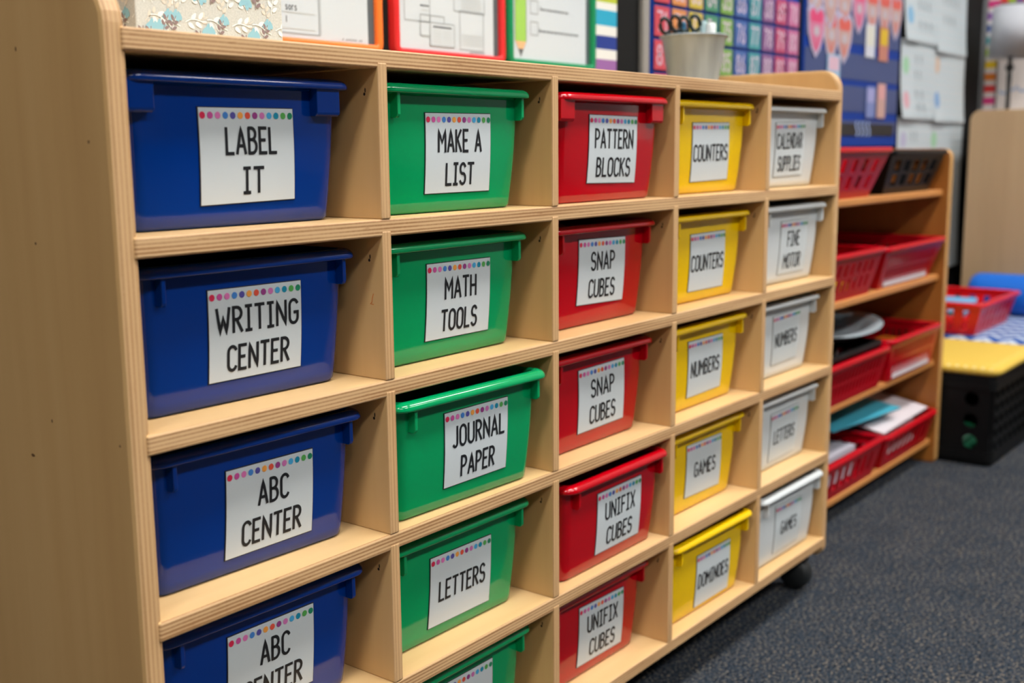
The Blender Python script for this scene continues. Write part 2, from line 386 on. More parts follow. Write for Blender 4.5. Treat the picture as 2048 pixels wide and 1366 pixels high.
def rib_mesh(c, s, wide=False):
    """upright rib that braces the rim near a front corner (a closed wide rib on the older trays)"""
    mb = MB(); zb = .0830; xr = .0915 if s > 0 else -.0807; xl = xr - (.024 if wide else .0036)
    poly = [(.0185, zb), (.0060, zb), (.0042, zb + .0012), (.0034, zb + .003), (.0034, HL + .001), (.0185, HL + .001)]
    mb.prism(poly, xl, xr, r=.0006)
    o = mb.build('rib', PLAST[c]); me = o.data; bpy.data.objects.remove(o); return me
BINM = {c: (tub_mesh(c), rim_mesh(c), rib_mesh(c, 1), rib_mesh(c, -1)) for c in 'BGRYW'}
WIDE = {c: (rib_mesh(c, 1, True), rib_mesh(c, -1, True)) for c in 'BR'}
BINS = [
('B1',-0.0027,0.0136,-0.011,[(-0.0405, 0.0883), (0.0489, 0.0889), (0.0523, 0.0181), (-0.0377, 0.0162)]),
('B2',-0.0012,0.0149,-0.018,[(-0.0409, 0.0907), (0.0496, 0.0904), (0.0506, 0.0187), (-0.04, 0.0184)]),
('B3',-0.0017,0.0132,-0.026,[(-0.0335, 0.0868), (0.0537, 0.087), (0.0542, 0.0144), (-0.0343, 0.0132)]),
('B4',-0.0036,0.0145,-0.026,[(-0.0374, 0.0905), (0.0509, 0.0911), (0.0514, 0.0184), (-0.0384, 0.0172)]),
('G1',-0.0057,0.0065,0.001,[(-0.0423, 0.0886), (0.0496, 0.0893), (0.0529, 0.0169), (-0.039, 0.0167)]),
('G2',-0.0059,0.0115,0.000,[(-0.0387, 0.0906), (0.0529, 0.09), (0.0547, 0.018), (-0.0372, 0.0183)]),
('G3',-0.0085,-0.0099,-0.030,[(-0.0393, 0.0919), (0.0513, 0.0925), (0.0529, 0.0199), (-0.0364, 0.0187)]),
('G4',-0.0059,0.0116,-0.010,[(-0.0417, 0.086), (0.0485, 0.0857), (0.0506, 0.0133), (-0.0411, 0.0134)]),
('G5',-0.0054,0.0115,-0.005,[(-0.0437, 0.0914), (0.0478, 0.0916), (0.0500, 0.019), (-0.0420, 0.019)]),
('R1',-0.0014,-0.0038,-0.007,[(-0.0442, 0.0913), (0.0491, 0.0906), (0.0525, 0.018), (-0.0417, 0.0197)]),
('R2',0.0023,0.0123,0.003,[(-0.0444, 0.0964), (0.049, 0.0945), (0.0508, 0.0213), (-0.0425, 0.024)]),
('R3',-0.0055,0.0095,0.005,[(-0.0416, 0.0911), (0.0516, 0.0923), (0.0583, 0.0191), (-0.0353, 0.0175)]),
('R4',0.0060,-0.0062,0.002,[(-0.0379, 0.0887), (0.0545, 0.0895), (0.0576, 0.0162), (-0.0348, 0.0151)]),
('R5',-0.0030,0.0136,-0.013,[(-0.0351, 0.0892), (0.0569, 0.0869), (0.0604, 0.0137), (-0.0323, 0.0144)]),
('Y1',0.0008,0.0076,-0.001,[(-0.0473, 0.0864), (0.0477, 0.0875), (0.0548, 0.0157), (-0.0417, 0.0141)]),
('Y2',0.0000,0.0098,-0.002,[(-0.0428, 0.0867), (0.048, 0.0873), (0.0533, 0.0137), (-0.0381, 0.014)]),
('Y3',-0.0033,0.0078,0.005,[(-0.0454, 0.0897), (0.0475, 0.089), (0.0524, 0.0166), (-0.0375, 0.0153)]),
('Y4',0.0033,0.0113,0.002,[(-0.0445, 0.091), (0.0498, 0.0899), (0.0552, 0.0168), (-0.0402, 0.0193)]),
('Y5',0.0021,-0.0020,-0.022,[(-0.0339, 0.0812), (0.055, 0.0813), (0.0612, 0.0082), (-0.029, 0.0071)]),
('W1',0.0042,0.0114,-0.012,[(-0.0487, 0.0895), (0.0456, 0.0919), (0.0489, 0.016), (-0.0426, 0.0143)]),
('W2',0.0051,0.0072,-0.012,[(-0.0328, 0.0891), (0.0544, 0.0892), (0.0567, 0.013), (-0.0298, 0.0126)]),
('W3',-0.0036,0.0095,-0.012,[(-0.0369, 0.0916), (0.0518, 0.0945), (0.0539, 0.0205), (-0.0293, 0.0185)]),
('W4',0.0051,0.0100,-0.012,[(-0.0411, 0.0844), (0.0504, 0.0864), (0.0519, 0.0138), (-0.0361, 0.0113)]),
('W5',0.0051,-0.0031,-0.012,[(-0.0453, 0.0877), (0.0426, 0.0852), (0.0466, 0.0146), (-0.0391, 0.0132)]),
]
R1_, R2_ = (.215, .475), (.630, .888)            # heights of the first and second line on a card
RM = (.385, .645)
WORDS = {
 'B1': [('LABEL', .27, .79, R1_), ('IT', .44, .645, R2_)], 'B2': [('WRITING', .085, .945, R1_), ('CENTER', .195, .845, R2_)],
 'B3': [('ABC', .36, .69, R1_), ('CENTER', .185, .845, R2_)], 'B4': [('ABC', .37, .69, R1_), ('CENTER', .185, .845, R2_)],
 'G1': [('MAKE A', .19, .835, R1_), ('LIST', .31, .725, R2_)], 'G2': [('MATH', .28, .755, R1_), ('TOOLS', .235, .78, R2_)],
 'G3': [('JOURNAL', .125, .93, R1_), ('PAPER', .26, .78, R2_)], 'G4': [('LETTERS', .15, .885, RM)], 'G5': [],
 'R1': [('PATTERN', .125, .90, R1_), ('BLOCKS', .175, .86, R2_)], 'R2': [('SNAP', .265, .755, R1_), ('CUBES', .235, .78, R2_)],
 'R3': [('SNAP', .265, .755, R1_), ('CUBES', .25, .79, R2_)], 'R4': [('UNIFIX', .185, .84, R1_), ('CUBES', .24, .80, R2_)],
 'R5': [('UNIFIX', .19, .85, R1_), ('CUBES', .26, .81, R2_)],
 'Y1': [('COUNTERS', .045, .95, RM)], 'Y2': [('COUNTERS', .045, .95, RM)], 'Y3': [('NUMBERS', .09, .90, RM)], 'Y4': [('GAMES', .23, .82, RM)], 'Y5': [('DOMINOES', .07, .94, RM)],
 'W1': [('CALENDAR', .05, .90, R1_), ('SUPPLIES', .12, .88, R2_)], 'W2': [('FINE', .26, .70, R1_), ('MOTOR', .17, .80, R2_)],
 'W3': [('NUMBERS', .09, .90, RM)], 'W4': [('LETTERS', .14, .88, RM)], 'W5': [('GAMES', .23, .82, RM)],
}
DESC = {
 'B1': 'blue bin with LABEL IT card, topmost of the blue column', 'B2': 'blue bin with WRITING CENTER card', 'B3': 'blue ABC CENTER bin directly under the WRITING CENTER bin',
 'B4': 'lowest blue ABC CENTER bin, cut off by the bottom of the picture', 'G1': 'green bin with MAKE A LIST card, topmost of the green column', 'G2': 'green bin with MATH TOOLS card',
 'G3': 'green bin with JOURNAL PAPER card, pulled forward out of its cubby', 'G4': 'green bin with LETTERS card', 'G5': 'lowest green bin under the green LETTERS bin, mostly out of the picture',
 'R1': 'red bin with PATTERN BLOCKS card, topmost of the red column', 'R2': 'red SNAP CUBES bin directly under PATTERN BLOCKS', 'R3': 'red SNAP CUBES bin directly above the pulled-out UNIFIX CUBES bin',
 'R4': 'red UNIFIX CUBES bin pulled forward out of its cubby', 'R5': 'lowest red bin with UNIFIX CUBES card on bottom shelf', 'Y1': 'yellow COUNTERS bin at the top of the yellow column',
 'Y2': 'yellow COUNTERS bin, second from the top of the yellow column', 'Y3': 'yellow bin with NUMBERS card', 'Y4': 'yellow bin with GAMES card', 'Y5': 'yellow bin with DOMINOES card on bottom shelf',
 'W1': 'white bin with CALENDAR SUPPLIES card, topmost of the white column', 'W2': 'white bin with FINE MOTOR card', 'W3': 'white bin with NUMBERS card', 'W4': 'white bin with LETTERS card', 'W5': 'white bin with GAMES card on the bottom shelf above the caster',
}
BROOT = {}
for nm, dx, y0, yaw, LC in BINS:
    c, row = nm[0], int(nm[1]); ci = 'BGRYW'.index(c)
    rt = thing('storage_bin', ((ci + .5) * PIT + dx, y0, T + ZR[row] + S / 2 + .0002), DESC[nm], 'bin', 'labelled bins in the cubby cabinet', yaw)
    BROOT[nm] = rt
    a, b, t1, t2 = BINM[c]
    if nm in ('B1', 'R1'): t1, t2 = WIDE[c]
    obj('tub', a, rt); obj('rim', b, rt); obj('rib', t1, rt); obj('rib', t2, rt)
    def fn(s, t, e=.0009):                       # card coordinates (0..1, 0..1 downwards) to the curved front face
        (xa, za), (xb, zb), (xc, zc), (xd, zd) = LC
        x = (xa * (1 - s) + xb * s) * (1 - t) + (xd * (1 - s) + xc * s) * t; z = (za * (1 - s) + zb * s) * (1 - t) + (zd * (1 - s) + zc * s) * t
        return (x, yface(z) - e, z)
    mb = MB()
    N = 8
    for mi, e, k0, k1, j0, j1 in ((0, .0007, 0, 1, 0, 1), (1, .0011, .0085, .9915, .010, .990)):
        rows = [[fn(k0 + (k1 - k0) * k / 4, j0 + (j1 - j0) * j / N, e) for k in range(5)] for j in range(N + 1)]
        mb.grid(rows, mi, True, flip=True)
        edge = rows[0] + [r[-1] for r in rows[1:]] + rows[-1][-2::-1] + [r[0] for r in rows[-2:0:-1]]
        mb.grid([edge, [(x, y + e, z) for x, y, z in edge]], mi, False, True)
    card = mb.build('label_card', [BLACK_INK if c != 'W' else mat('grey card edge', (120, 124, 124), .4), LABEL_PAPER], rt)
    lb = MB()
    for wd, s0, s1, (ta, tb) in WORDS[nm]:
        asp = .0915 / .0725                      # card width / height
        for ln in text_lines(wd, s0 * asp, s1 * asp, 0, 1):
            ln = [(x, (tb + (ta - tb) * y)) for x, y in ln]
            ribbon(lb, ln, .0180, lambda s, t: fn(s / asp, t, .0014), 0, .06)
    if lb.v: lb.build('lettering', BLACK_INK, card)
    db = MB()
    for k in range(13):
        disc(db, (.043 + .914 * k / 12, .086), .0285, lambda s, t: fn(s, t, .0014), k, 14, .036)
    db.build('dot_row', DOTM, card)

# what shows above the rims
RED_CUBE = mat('red cube plastic', (190, 16, 26), 0.35)
for k, (x, y, z, a) in enumerate(((-.02, .10, .108, .5), (.012, .085, .106, 1.2), (-.045, .13, .104, .2), (.03, .125, .107, .9))):
    mb = MB(); mb.box(-.010, .010, -.010, .010, -.010, .010, r=.002); mb.lathe([(.0055, .010), (.0055, .0145), (.0045, .0155), (0, .0155)], 0, 0, 14)
    o = mb.build('snap_cube', RED_CUBE); w_ = BROOT['R2'].location
    o.location = (w_.x + x, w_.y + y, w_.z + z - .008); o.rotation_euler = (.3 * a, .2, a)
    tag(o, 'red snap cube in the upper SNAP CUBES bin', 'toy cube', 'snap cubes heaped in a bin')
w_ = BROOT['W5'].location
mb = MB(); mb.box(-.06, .05, .06, .20, .06, .100, r=.002); o = mb.build('game_box', mat('brown card box', (92, 84, 72), .6)); o.location = w_; tag(o, 'brown card box inside the white GAMES bin', 'box')
mb = MB(); mb.box(.054, .080, .05, .16, .05, .1005, r=.002); o = mb.build('card_pack', mat('green card box', (60, 130, 60), .6)); o.location = w_; tag(o, 'small green box inside the white GAMES bin', 'box')

# ------------------------------------------------------------------ on top of the cubby
TOPZ = T + .0078
# floral box
FX0, FX1, FY0, FY1 = .082, .2255, .100, .33
fb = thing('patterned_box', (FX0, FY0, TOPZ), 'grey box printed with white, blue and brown leaves on cubby top', 'box')
wd, dp, hh = FX1 - FX0, FY1 - FY0, .24
def linen(nt, co): return noise(nt, co, 700, 2)
mb = MB(); mb.box(0, wd, 0, dp, 0, hh, r=.0012); mb.build('body', ramp_mat('grey patterned paper', [(0.3, (186, 188, 180)), (0.7, (204, 205, 197))], .6, linen), fb)
LEAF = [mat('leaf print white', (232, 234, 228), .6), mat('leaf print blue', (140, 188, 200), .6), mat('leaf print brown', (136, 116, 114), .6), mat('leaf print beige', (216, 208, 192), .6)]
LC_ = [0]
def leaf(mb, fn, x, y, a, l, wdt, mi):
    P = []; LC_[0] = (LC_[0] + 1) % 9; e = LC_[0] * 1e-5
    for k in range(10):
        t = 2 * math.pi * k / 10; u, v = l / 2 * math.cos(t), wdt / 2 * math.sin(t) * (1 - .25 * math.cos(t))
        P.append(fn(x + u * math.cos(a) - v * math.sin(a), y + u * math.sin(a) + v * math.cos(a), e))
    mb.face(P, mi)
def sprig(mb, fn, x, y, a, s, mi, n=4):
    ca, sa = math.cos(a), math.sin(a); Lp = [(x + ca * s * k / 5, y + sa * s * k / 5 + .08 * s * math.sin(k)) for k in range(6)]
    ribbon(mb, Lp, s * .022, fn, mi)
    for k in range(n):
        t = .25 + .7 * k / n; sd = 1 if k % 2 else -1
        leaf(mb, fn, x + ca * s * t - sa * sd * s * .17, y + sa * s * t + ca * sd * s * .17, a + sd * .75, s * .34, s * .18, mi)
def print_face(W, Hh, fn, seed):
    mb = MB(); px, pz = .0455, .036; mg = .003
    for r in range(-1, int(Hh / pz) + 2):
        for q in range(-1, int(W / px) + 2):
            ox, oz = q * px + r * .013 % px - .004, r * pz - .002
            for kind, dx, dz, a, s in ((3, .012, .020, .6, .015), (3, .040, .030, 1.8, .015), (3, .030, .012, 2.4, .012), (1, .025, .0165, 1.0, .72), (1, .0045, .006, .5, .72), (1, .040, .026, 1.4, .6), (2, .0145, .001, 1.45, .0165), (2, .0345, .014, 1.2, .0135),
                                       (0, .031, -.001, 1.35, .0185), (0, .003, .022, .15, .020), (0, .024, .025, -.25, .020), (0, .019, .034, 2.2, .017)):
                X, Z = (ox + dx) % (W + px) , oz + dz
                def cf(u, v, e=0, k=kind): return fn(min(max(u, .0012), W - .0012), min(max(v, .0012), Hh - .0012), .0003 + .00012 * (1, 2, 3, 0)[k] + e)
                if not (mg < X < W - mg and -.004 < Z < Hh - mg): continue
                if kind == 1:
                    for k in range(4): leaf(mb, cf, X + .0034 * (k - 1.5) * s, Z + .0028 * math.sin(k * 2.1) * s, .9 + .35 * k, .0125 * s, .0056 * s, 1)
                else: sprig(mb, cf, X, Z, a, s, kind)
    return mb
print_face(wd, hh, lambda s, t, e: (s, -e, t), 1).build('leaf_print', LEAF, fb)
print_face(dp, hh, lambda s, t, e: (-e, dp - s, t), 2).build('leaf_print', LEAF, fb)

# framed sheets standing against the black wall
def pocket_frame(x0, x1, z0, z1, colr, label):
    t = thing('sheet_frame', ((x0 + x1) / 2, YB - .012, T + z0), label, 'frame', 'coloured frames along the black wall')
    Wd, Ht, bw, y = x1 - x0, z1 - z0, .0105, 0
    mb = MB(); Q = []
    def ring(i, yy, r): return [(px, yy, pz) for px, pz, _ in rrect(-Wd / 2 + i, Wd / 2 - i, i, Ht - i, r, 0, 5)]
    mb.grid([ring(0, .012, .012), ring(0, .002, .012), ring(.0018, 0, .0105), ring(bw - .0015, 0, .004), ring(bw, .0015, .003), ring(bw, .007, .003)], 0, True, True, True)
    fixn(mb.build('frame_border', colr, t))
    mb = MB(); mb.box(-Wd / 2 + .003, Wd / 2 - .003, .007, .012, .003, Ht - .003); mb.build('backing', mat('slate plastic backing', (84, 94, 98), .4), t)
    mb = MB(); mb.box(-Wd / 2 + bw + .002, Wd / 2 - bw - .0135, .0050, .0068, bw - .001, Ht - bw - .01); sheet = mb.build('sheet', WHITE_PAPER, t)
    cx = (x0 + x1) / 2
    return sheet, (lambda s, t_: (s - cx, .0046, t_ - z0))      # prints are given in wall x / z
zf0, zf1 = .0500, .33
sh, fn = pocket_frame(.415, .646, zf0, zf1, mat('orange plastic', (246, 118, 36), .35), 'orange frame with lined white sheet behind the patterned box')
mb = MB(); outline(mb, .44, .539, .066, .20, .0009, fn, 0); ribbon(mb, [(.5415, .205), (.5415, .0665)], .0004, fn, 0)
for z in (.090, .0715, .109): ribbon(mb, [(.445, z), (.5315, z)], .0008, fn, 1)
for ln in text_lines('sors', .4865, .5035, .0925, .1015): ribbon(mb, ln, .0005, fn, 2)
ribbon(mb, [(.4872, .0785), (.4872, .085)], .0006, fn, 2)
for k in range(11):
    if k != 1 and k != 8: ribbon(mb, [(.577 + .0032 * k, .0632), (.5785 + .0032 * k, .0652)], .0005, fn, 2)
mb.build('print', [mat('grey line', (158, 164, 166), .6), mat('pale grey line', (188, 194, 194), .6), mat('charcoal ink', (86, 90, 94), .6)], sh)
sh, fn = pocket_frame(.667, .9005, zf0, zf1, mat('red frame plastic', (214, 40, 40), .35), 'red frame with sheet of overlapping box outlines')
mb = MB()
for a, b, c, d in ((.690, .740, .0975, .135), (.790, .856, .117, .15), (.802, .8535, .066, .118)): outline(mb, a, b, c, d, .0008, fn, 0)
quad(mb, .7205, .7685, .0795, .1065, fn, 3); outline(mb, .7205, .7685, .0795, .1065, .0009, lambda s, t: (fn(s, t)[0], .0043, fn(s, t)[2]), 0)
f2 = lambda s, t: (fn(s, t)[0], .0042, fn(s, t)[2])
quad(mb, .7395, .789, .0675, .0975, f2, 3)
f3 = lambda s, t: (fn(s, t)[0], .0039, fn(s, t)[2])
outline(mb, .7395, .789, .0675, .0975, .0008, f3, 0)
for k in range(9): ribbon(mb, [(.746 + .0042 * k, .0925), (.749 + .0042 * k, .0925)], .0011, f3, 2)
for r in range(5): 
    ribbon(mb, [(.745, .0875 - .0038 * r), (.762, .0875 - .0038 * r)], .0005, f3, 1); ribbon(mb, [(.766, .0875 - .0038 * r), (.784, .0875 - .0038 * r)], .0005, f3, 1)
for k in range(5): ribbon(mb, [(.7215 + .0035 * k, .1185), (.7235 + .0035 * k, .1185)], .0010, fn, 2); ribbon(mb, [(.7245 + .0025 * k, .1125), (.726 + .0025 * k, .1125)], .0009, fn, 1)
for r in range(6): ribbon(mb, [(.806, .0725 + .0028 * r), (.850, .0725 + .0028 * r)], .00035, fn, 1)
for r in range(5): ribbon(mb, [(.806, .1215 + .0035 * r), (.848, .1215 + .0035 * r)], .0007, fn, 1)
for k in range(9): ribbon(mb, [(.823 + .0037 * k, .0622), (.825 + .0037 * k, .0640)], .0006, fn, 2)
mb.build('print', [mat('grey line', 0), mat('pale grey line', 0), mat('charcoal ink', 0), WHITE_PAPER], sh)
sh, fn = pocket_frame(.909, 1.137, zf0, zf1, mat('green frame plastic', (0, 132, 80), .35), 'green frame with pencil checklist sheet')
mb = MB()
quad(mb, .9275, .955, .0865, .30, fn, 0)
ribbon(mb, [(.9275, .30), (.9275, .0865)], .0008, fn, 3); ribbon(mb, [(.955, .30), (.955, .0865)], .0008, fn, 3)
mb.face([fn(.928, .0865), fn(.9545, .0865), fn(.9475, .0755), fn(.9355, .0755)], 1); mb.face([fn(.9355, .0755), fn(.9475, .0755), fn(.9415, .0645)], 2)
ribbon(mb, [(.928, .0865), (.9415, .0645), (.9545, .0865)], .0006, fn, 3)
for z0, z1 in ((.1285, .1475), (.0975, .1165), (.160, .179)): outline(mb, .9655, .984, z0, z1, .0009, fn, 4)
for x0, x1, z in ((.992, 1.058, .1365), (.989, 1.092, .1045), (.992, 1.08, .168)):
    x = x0
    while x < x1:
        l = random.uniform(.002, .012)
        ribbon(mb, [(x + k * l / 6, z + .0012 * math.sin(k * 2.3)) for k in range(7)], .0008, fn, 2); x += l + .0028
    ribbon(mb, [(x0 - .001, z - .0018), (x0 - .001, z + .0040)], .0007, fn, 2)
mb.build('print', [mat('lime pencil', (150, 196, 84), .5), mat('pencil wood', (224, 176, 128), .5), mat('charcoal ink', 0), mat('grey line', 0), mat('grey line', 0)], sh)

# striped border strip, calendar and letter pocket charts, chart paper
mb = MB(); zz = [-.30, -.27, -.254, -.232, -.216, -.191, -.175, -.153, -.137, -.112, -.096, -.06, -.044, -.02, -.004, .030, .052, .073, .089, .111, .127, .152, .164, .19, .206, .23]
cs = []
for k in range(len(zz) - 1): cs.append(0 if k % 2 else (k // 2) % 4 + 1)
# colours counted from the purple stripe seen just above the cubby top
def stripe_col(zm):
    for a, b, c in ((.030, .052, 4), (.052, .073, 4), (.073, .089, 0), (.089, .111, 3), (.111, .127, 0), (.127, .152, 2), (.152, .164, 0), (.164, .19, 1), (.19, .206, 0), (.206, .23, 5)):
        if a <= zm < b: return c
    return -1
for a, b in zip(zz, zz[1:]):
    c = stripe_col((a + b) / 2)
    if c == -1: c = cs[zz.index(a)]
    mb.box(1.1405, 1.2105, YB - .003, YB - .0002, T + a, T + b, c)
tag(mb.build('border_strip', [mat('cream stripe', (222, 222, 214), .5), mat('lime stripe', (176, 190, 50), .5), mat('cyan stripe', (30, 158, 190), .5), mat('navy stripe', (24, 52, 134), .5), mat('purple stripe', (146, 96, 156), .5), mat('orange stripe', (226, 140, 50), .5)]),
    'striped paper border strip beside the green frame', 'border')
NAVY = mat('blue pocket chart cloth', (2, 52, 138), .6, .2)
POCK = mat('hazy clear pocket', (58, 72, 116), .35, .15)
def chart(x0, x1, z0, z1, label, rows, pz):
    t = thing('pocket_chart', ((x0 + x1) / 2, YB - .006, T + z0), label, 'wall chart')
    mb = MB(); mb.box(x0 - (x0 + x1) / 2, (x1 - x0) / 2, 0, .006, 0, z1 - z0, r=.0015); mb.build('backing', NAVY, t)
    return t
ch = chart(1.316, 1.925, -.02, .48, 'blue hundred-number pocket chart behind the metal pail', 0, 0)
NCOL = [(214, 84, 96), (226, 150, 92), (214, 192, 84), (84, 150, 116), (130, 176, 90), (84, 116, 176), (80, 160, 166), (146, 104, 150), (196, 84, 122), (204, 112, 156)]
CN = ['coral red', 'orange', 'yellow', 'green', 'lime green', 'blue', 'teal', 'mauve', 'raspberry', 'pink']
WINK = mat('pale numeral ink', (206, 186, 200), .6)
for r in range(4):
    zc = .2045 - .0575 * r
    mb = MB(); mb.box(-.300, .300, -.0016, -.0002, zc + .02 - .047, zc + .02 - .030); mb.build('pocket', mat('blue pocket strip', (14, 54, 124), .35, .2), ch)
    for q in range(10):
        n = 61 + 10 * r + q; xc = 1.3475 + .0605 * q
        mb = MB(); mb.box(-.0255, .0255, -.0008, .0008, -.0255, .0255, r=.0006)
        o = mb.build('number_card', mat('%s card' % CN[q], tuple(int(v * .9) for v in NCOL[q]), .55, .2)); o.location = (xc, YB - .0092, T + zc)
        tag(o, '%s card numbered %d, %s of the hundred chart' % (CN[q], n, ('highest visible row', 'second visible row', 'third visible row', 'lowest visible row')[r]), 'card', 'number cards in the hundred chart')
        lb = MB(); f = lambda s, t: (s, -.0011, t)
        wd_ = .032 if len(str(n)) == 2 else .040
        for ln in text_lines(str(n), -wd_ / 2, wd_ / 2, -.016, .016): ribbon(lb, ln, .0019, f)
        lb.build('numeral', WINK, o)
ch = chart(1.955, 2.548, -.072, .48, 'blue pocket chart holding shield-shaped cards', 0, 0)
mx, mz = (1.955 + 2.548) / 2, -.072
for z0, z1 in ((.255, .315), (.168, .232), (.085, .145), (.010, .070), (-.040, -.010)):
    mb = MB(); mb.box(-.292, .292, -.0014, -.0001, z0 - mz, z1 - mz); mb.build('pocket', POCK, ch)
mb = MB(); mb.box(-.12, .27, -.0022, -.0014, -.046 - mz, -.018 - mz); mb.build('title_strip', mat('black strip', (20, 24, 30), .5), ch)
mb = MB()
for k in range(4): ribbon(mb, [(.022 + .026 * k + .006 * math.sin(q), -.046 - mz + .0055 * q) for q in range(7)], .0034, lambda s, t: (s, -.0026, t))
mb.build('title_mark', mat('pale blue ink', (150, 170, 215), .6), ch)
def shield(x, z, wd_, hh_, cols, label, k):
    t = thing('shield_card', (x, YB - .0088 - .0009 * k, T + z), label, 'card', 'shield cards in the pocket chart')
    def poly(s):
        a, b = wd_ / 2 * s, hh_ / 2 * s
        P = [(-a, b * .55)] + [(-a + 2 * a * q / 8, b * (.75 + .25 * abs(math.sin(q * math.pi / 4)))) for q in range(9)] + [(a, b * .5), (a * .85, -.1 * b), (a * .5, -.65 * b), (0, -b), (-a * .5, -.65 * b), (-a * .85, -.1 * b)]
        return P
    mb = MB(); mb.prism(poly(1)[1:], 0, .001, axis='Y'); c = mb.build('card', mat('lilac grey card', (170, 164, 190), .5), t)
    mb = MB(); mb.face([(p, -.0003, q) for p, q in poly(.84)[1:]], 0)
    mb.face([(p * .9, -.0005, q) for p, q in poly(.8)[1:10]] + [(wd_ * .3, -.0005, hh_ * .16), (-wd_ * .3, -.0005, hh_ * .16)], 1)
    mb.face([(wd_ * .16 * math.cos(q * math.pi / 4), -.0007, hh_ * .10 * math.sin(q * math.pi / 4)) for q in range(8)], 2)
    ribbon(mb, [(-wd_ * .15, -hh_ * .12), (0, -hh_ * .32), (wd_ * .15, -hh_ * .12)], wd_ * .03, lambda s, t_: (s, -.0007, t_), 1)
    mb.build('print', cols, c)
PEACH, RED_P, PINK_P = mat('peach print', (184, 148, 142), .5), mat('coral print', (204, 88, 78), .5), mat('hot pink print', (208, 62, 110), .5)
PALE = mat('pale print', (180, 170, 178), .5); ROSE = mat('rose print', (198, 116, 146), .5)
ORD = ['first', 'second', 'third', 'fourth', 'fifth', 'sixth', 'seventh']
for k, x in enumerate((2.003, 2.086, 2.168, 2.256, 2.342, 2.424, 2.505)):
    shield(x, .246 + .004 * k / 6, .094, .118, [PEACH if k != 3 else ROSE, RED_P if k not in (0, 1, 3) else (PEACH if k < 2 else PINK_P), PALE], '%s shield card of the upper row from the chart\'s left edge' % ORD[k], k % 2)
for k, (x, s) in enumerate(((2.012, .1), (2.098, .096), (2.172, .096))):
    shield(x, .180 - .003 * k, .100, .116, [ROSE if k == 0 else PEACH, PINK_P if k == 0 else RED_P, PALE], ('pink shield card at the left of the lower row', 'coral shield card in the middle of the lower row', 'coral shield card at the right of the lower row')[k], (k + 1) % 2)
def strip_card(name, x, z, wd_, hh_, cols, label, f=.5):
    t = thing(name, (x, YB - .0104, T + z), label, 'card', 'picture cards in the pocket chart')
    mb = MB(); mb.box(-wd_ / 2, wd_ / 2, 0, .001, -hh_ / 2, hh_ / 2); c = mb.build('card', cols[0], t)
    mb = MB(); mb.face([(a, -.0003, b) for a, b in ((-wd_ * .4, hh_ * (f - .5)), (wd_ * .4, hh_ * (f - .5)), (wd_ * .4, hh_ * .44), (-wd_ * .4, hh_ * .44))], 0); mb.build('print', cols[1], c)
strip_card('picture_card', 2.114, .100, .074, .070, [mat('sky card', (142, 178, 204), .5), mat('pale pink print', (206, 170, 186), .5)], 'pale blue and pink card under the shield cards', .5)
strip_card('picture_card', 2.334, .180, .060, .078, [mat('white card', (196, 198, 208), .5), mat('ivory print', (206, 204, 190), .5)], 'tall white card beside the yellow card', .35)
strip_card('picture_card', 2.425, .178, .062, .082, [mat('terracotta card', (182, 116, 100), .5), mat('yellow print', (206, 170, 20), .5)], 'yellow and terracotta card in the pocket chart', .46)
strip_card('picture_card', 2.352, .035, .058, .075, [mat('lavender card', (110, 124, 176), .5), mat('lilac print', (150, 150, 196), .5)], 'lavender card low in the pocket chart', .5)
strip_card('picture_card', 2.424, .040, .056, .085, [mat('tan card', (186, 148, 140), .5), mat('red and white print', (206, 150, 150), .5)], 'tan card with reddish top low in the pocket chart', .55)
# chart-paper sheets with sums
PAPER2 = mat('chart paper', (190, 198, 202), .6)
BLUEL = mat('pale blue rule', (170, 200, 208), .6)
def sheet(x0, x1, z0, z1, k, label, blobs, words):
    t = thing('chart_sheet', ((x0 + x1) / 2, YB, T + z0), label, 'poster', 'sheets of chart paper on the black wall')
    cx = (x0 + x1) / 2; mb = MB(); n = 8; rows = []
    for j in range(n + 1):
        u = j / n; z = (z1 - z0) * u; cur = .012 * (1 - u) ** 3
        rows.append([(x0 - cx + (x1 - x0) * q / 4, -.003 - .0012 * k - cur * (1 if q in (0, 1) else .6), z) for q in range(5)])
    mb.grid(rows, 0, True); mb.grid([[(x, y + .0006, z) for x, y, z in r] for r in rows], 0, True, flip=True)
    c = mb.build('paper', PAPER2, t)
    def f(s, t_):
        u = (t_ - z0) / (z1 - z0); return (s - cx, -.0036 - .0012 * k - .012 * (1 - u) ** 3, t_ - z0)
    mb = MB(); zz_ = z0 + .012
    while zz_ < z1 - .01: ribbon(mb, [(x0 + .01, zz_), (x1 - .01, zz_)], .0007, f, 0, .06); zz_ += .02
    for x, z, r, mi in blobs: disc(mb, (x, z), r * .9, f, mi, 14, r * .9)
    for tx, s0, s1, t0, t1 in words:
        nq = len(tx.split())
        for q in range(nq):
            xq = s0 + (s1 - s0) * (q + .5) / nq
            ribbon(mb, [(xq - .006, t1), (xq + .005, t1 - .004), (xq - .003, (t0 + t1) / 2), (xq + .006, t0)], .0018, f, 1)
    mb.build('print', [BLUEL, mat('marker grey', (110, 120, 128), .6), mat('blue marker', (124, 172, 204), .6), mat('green marker', (150, 196, 158), .6), mat('red marker', (206, 156, 166), .6), mat('orange marker', (202, 176, 156), .6), mat('violet marker', (174, 170, 196), .6), mat('deep blue marker', (120, 156, 198), .6)], c)
sheet(2.57, 2.845, .200, .48, 1, 'chart-paper sheet with a blue circle, upper left of the wall sheets', [(2.61, .265, .026, 2)], [('2 4 6', 2.66, 2.78, .285, .305), ('1 3 5', 2.66, 2.79, .235, .255), ('8 7', 2.66, 2.74, .33, .35)])
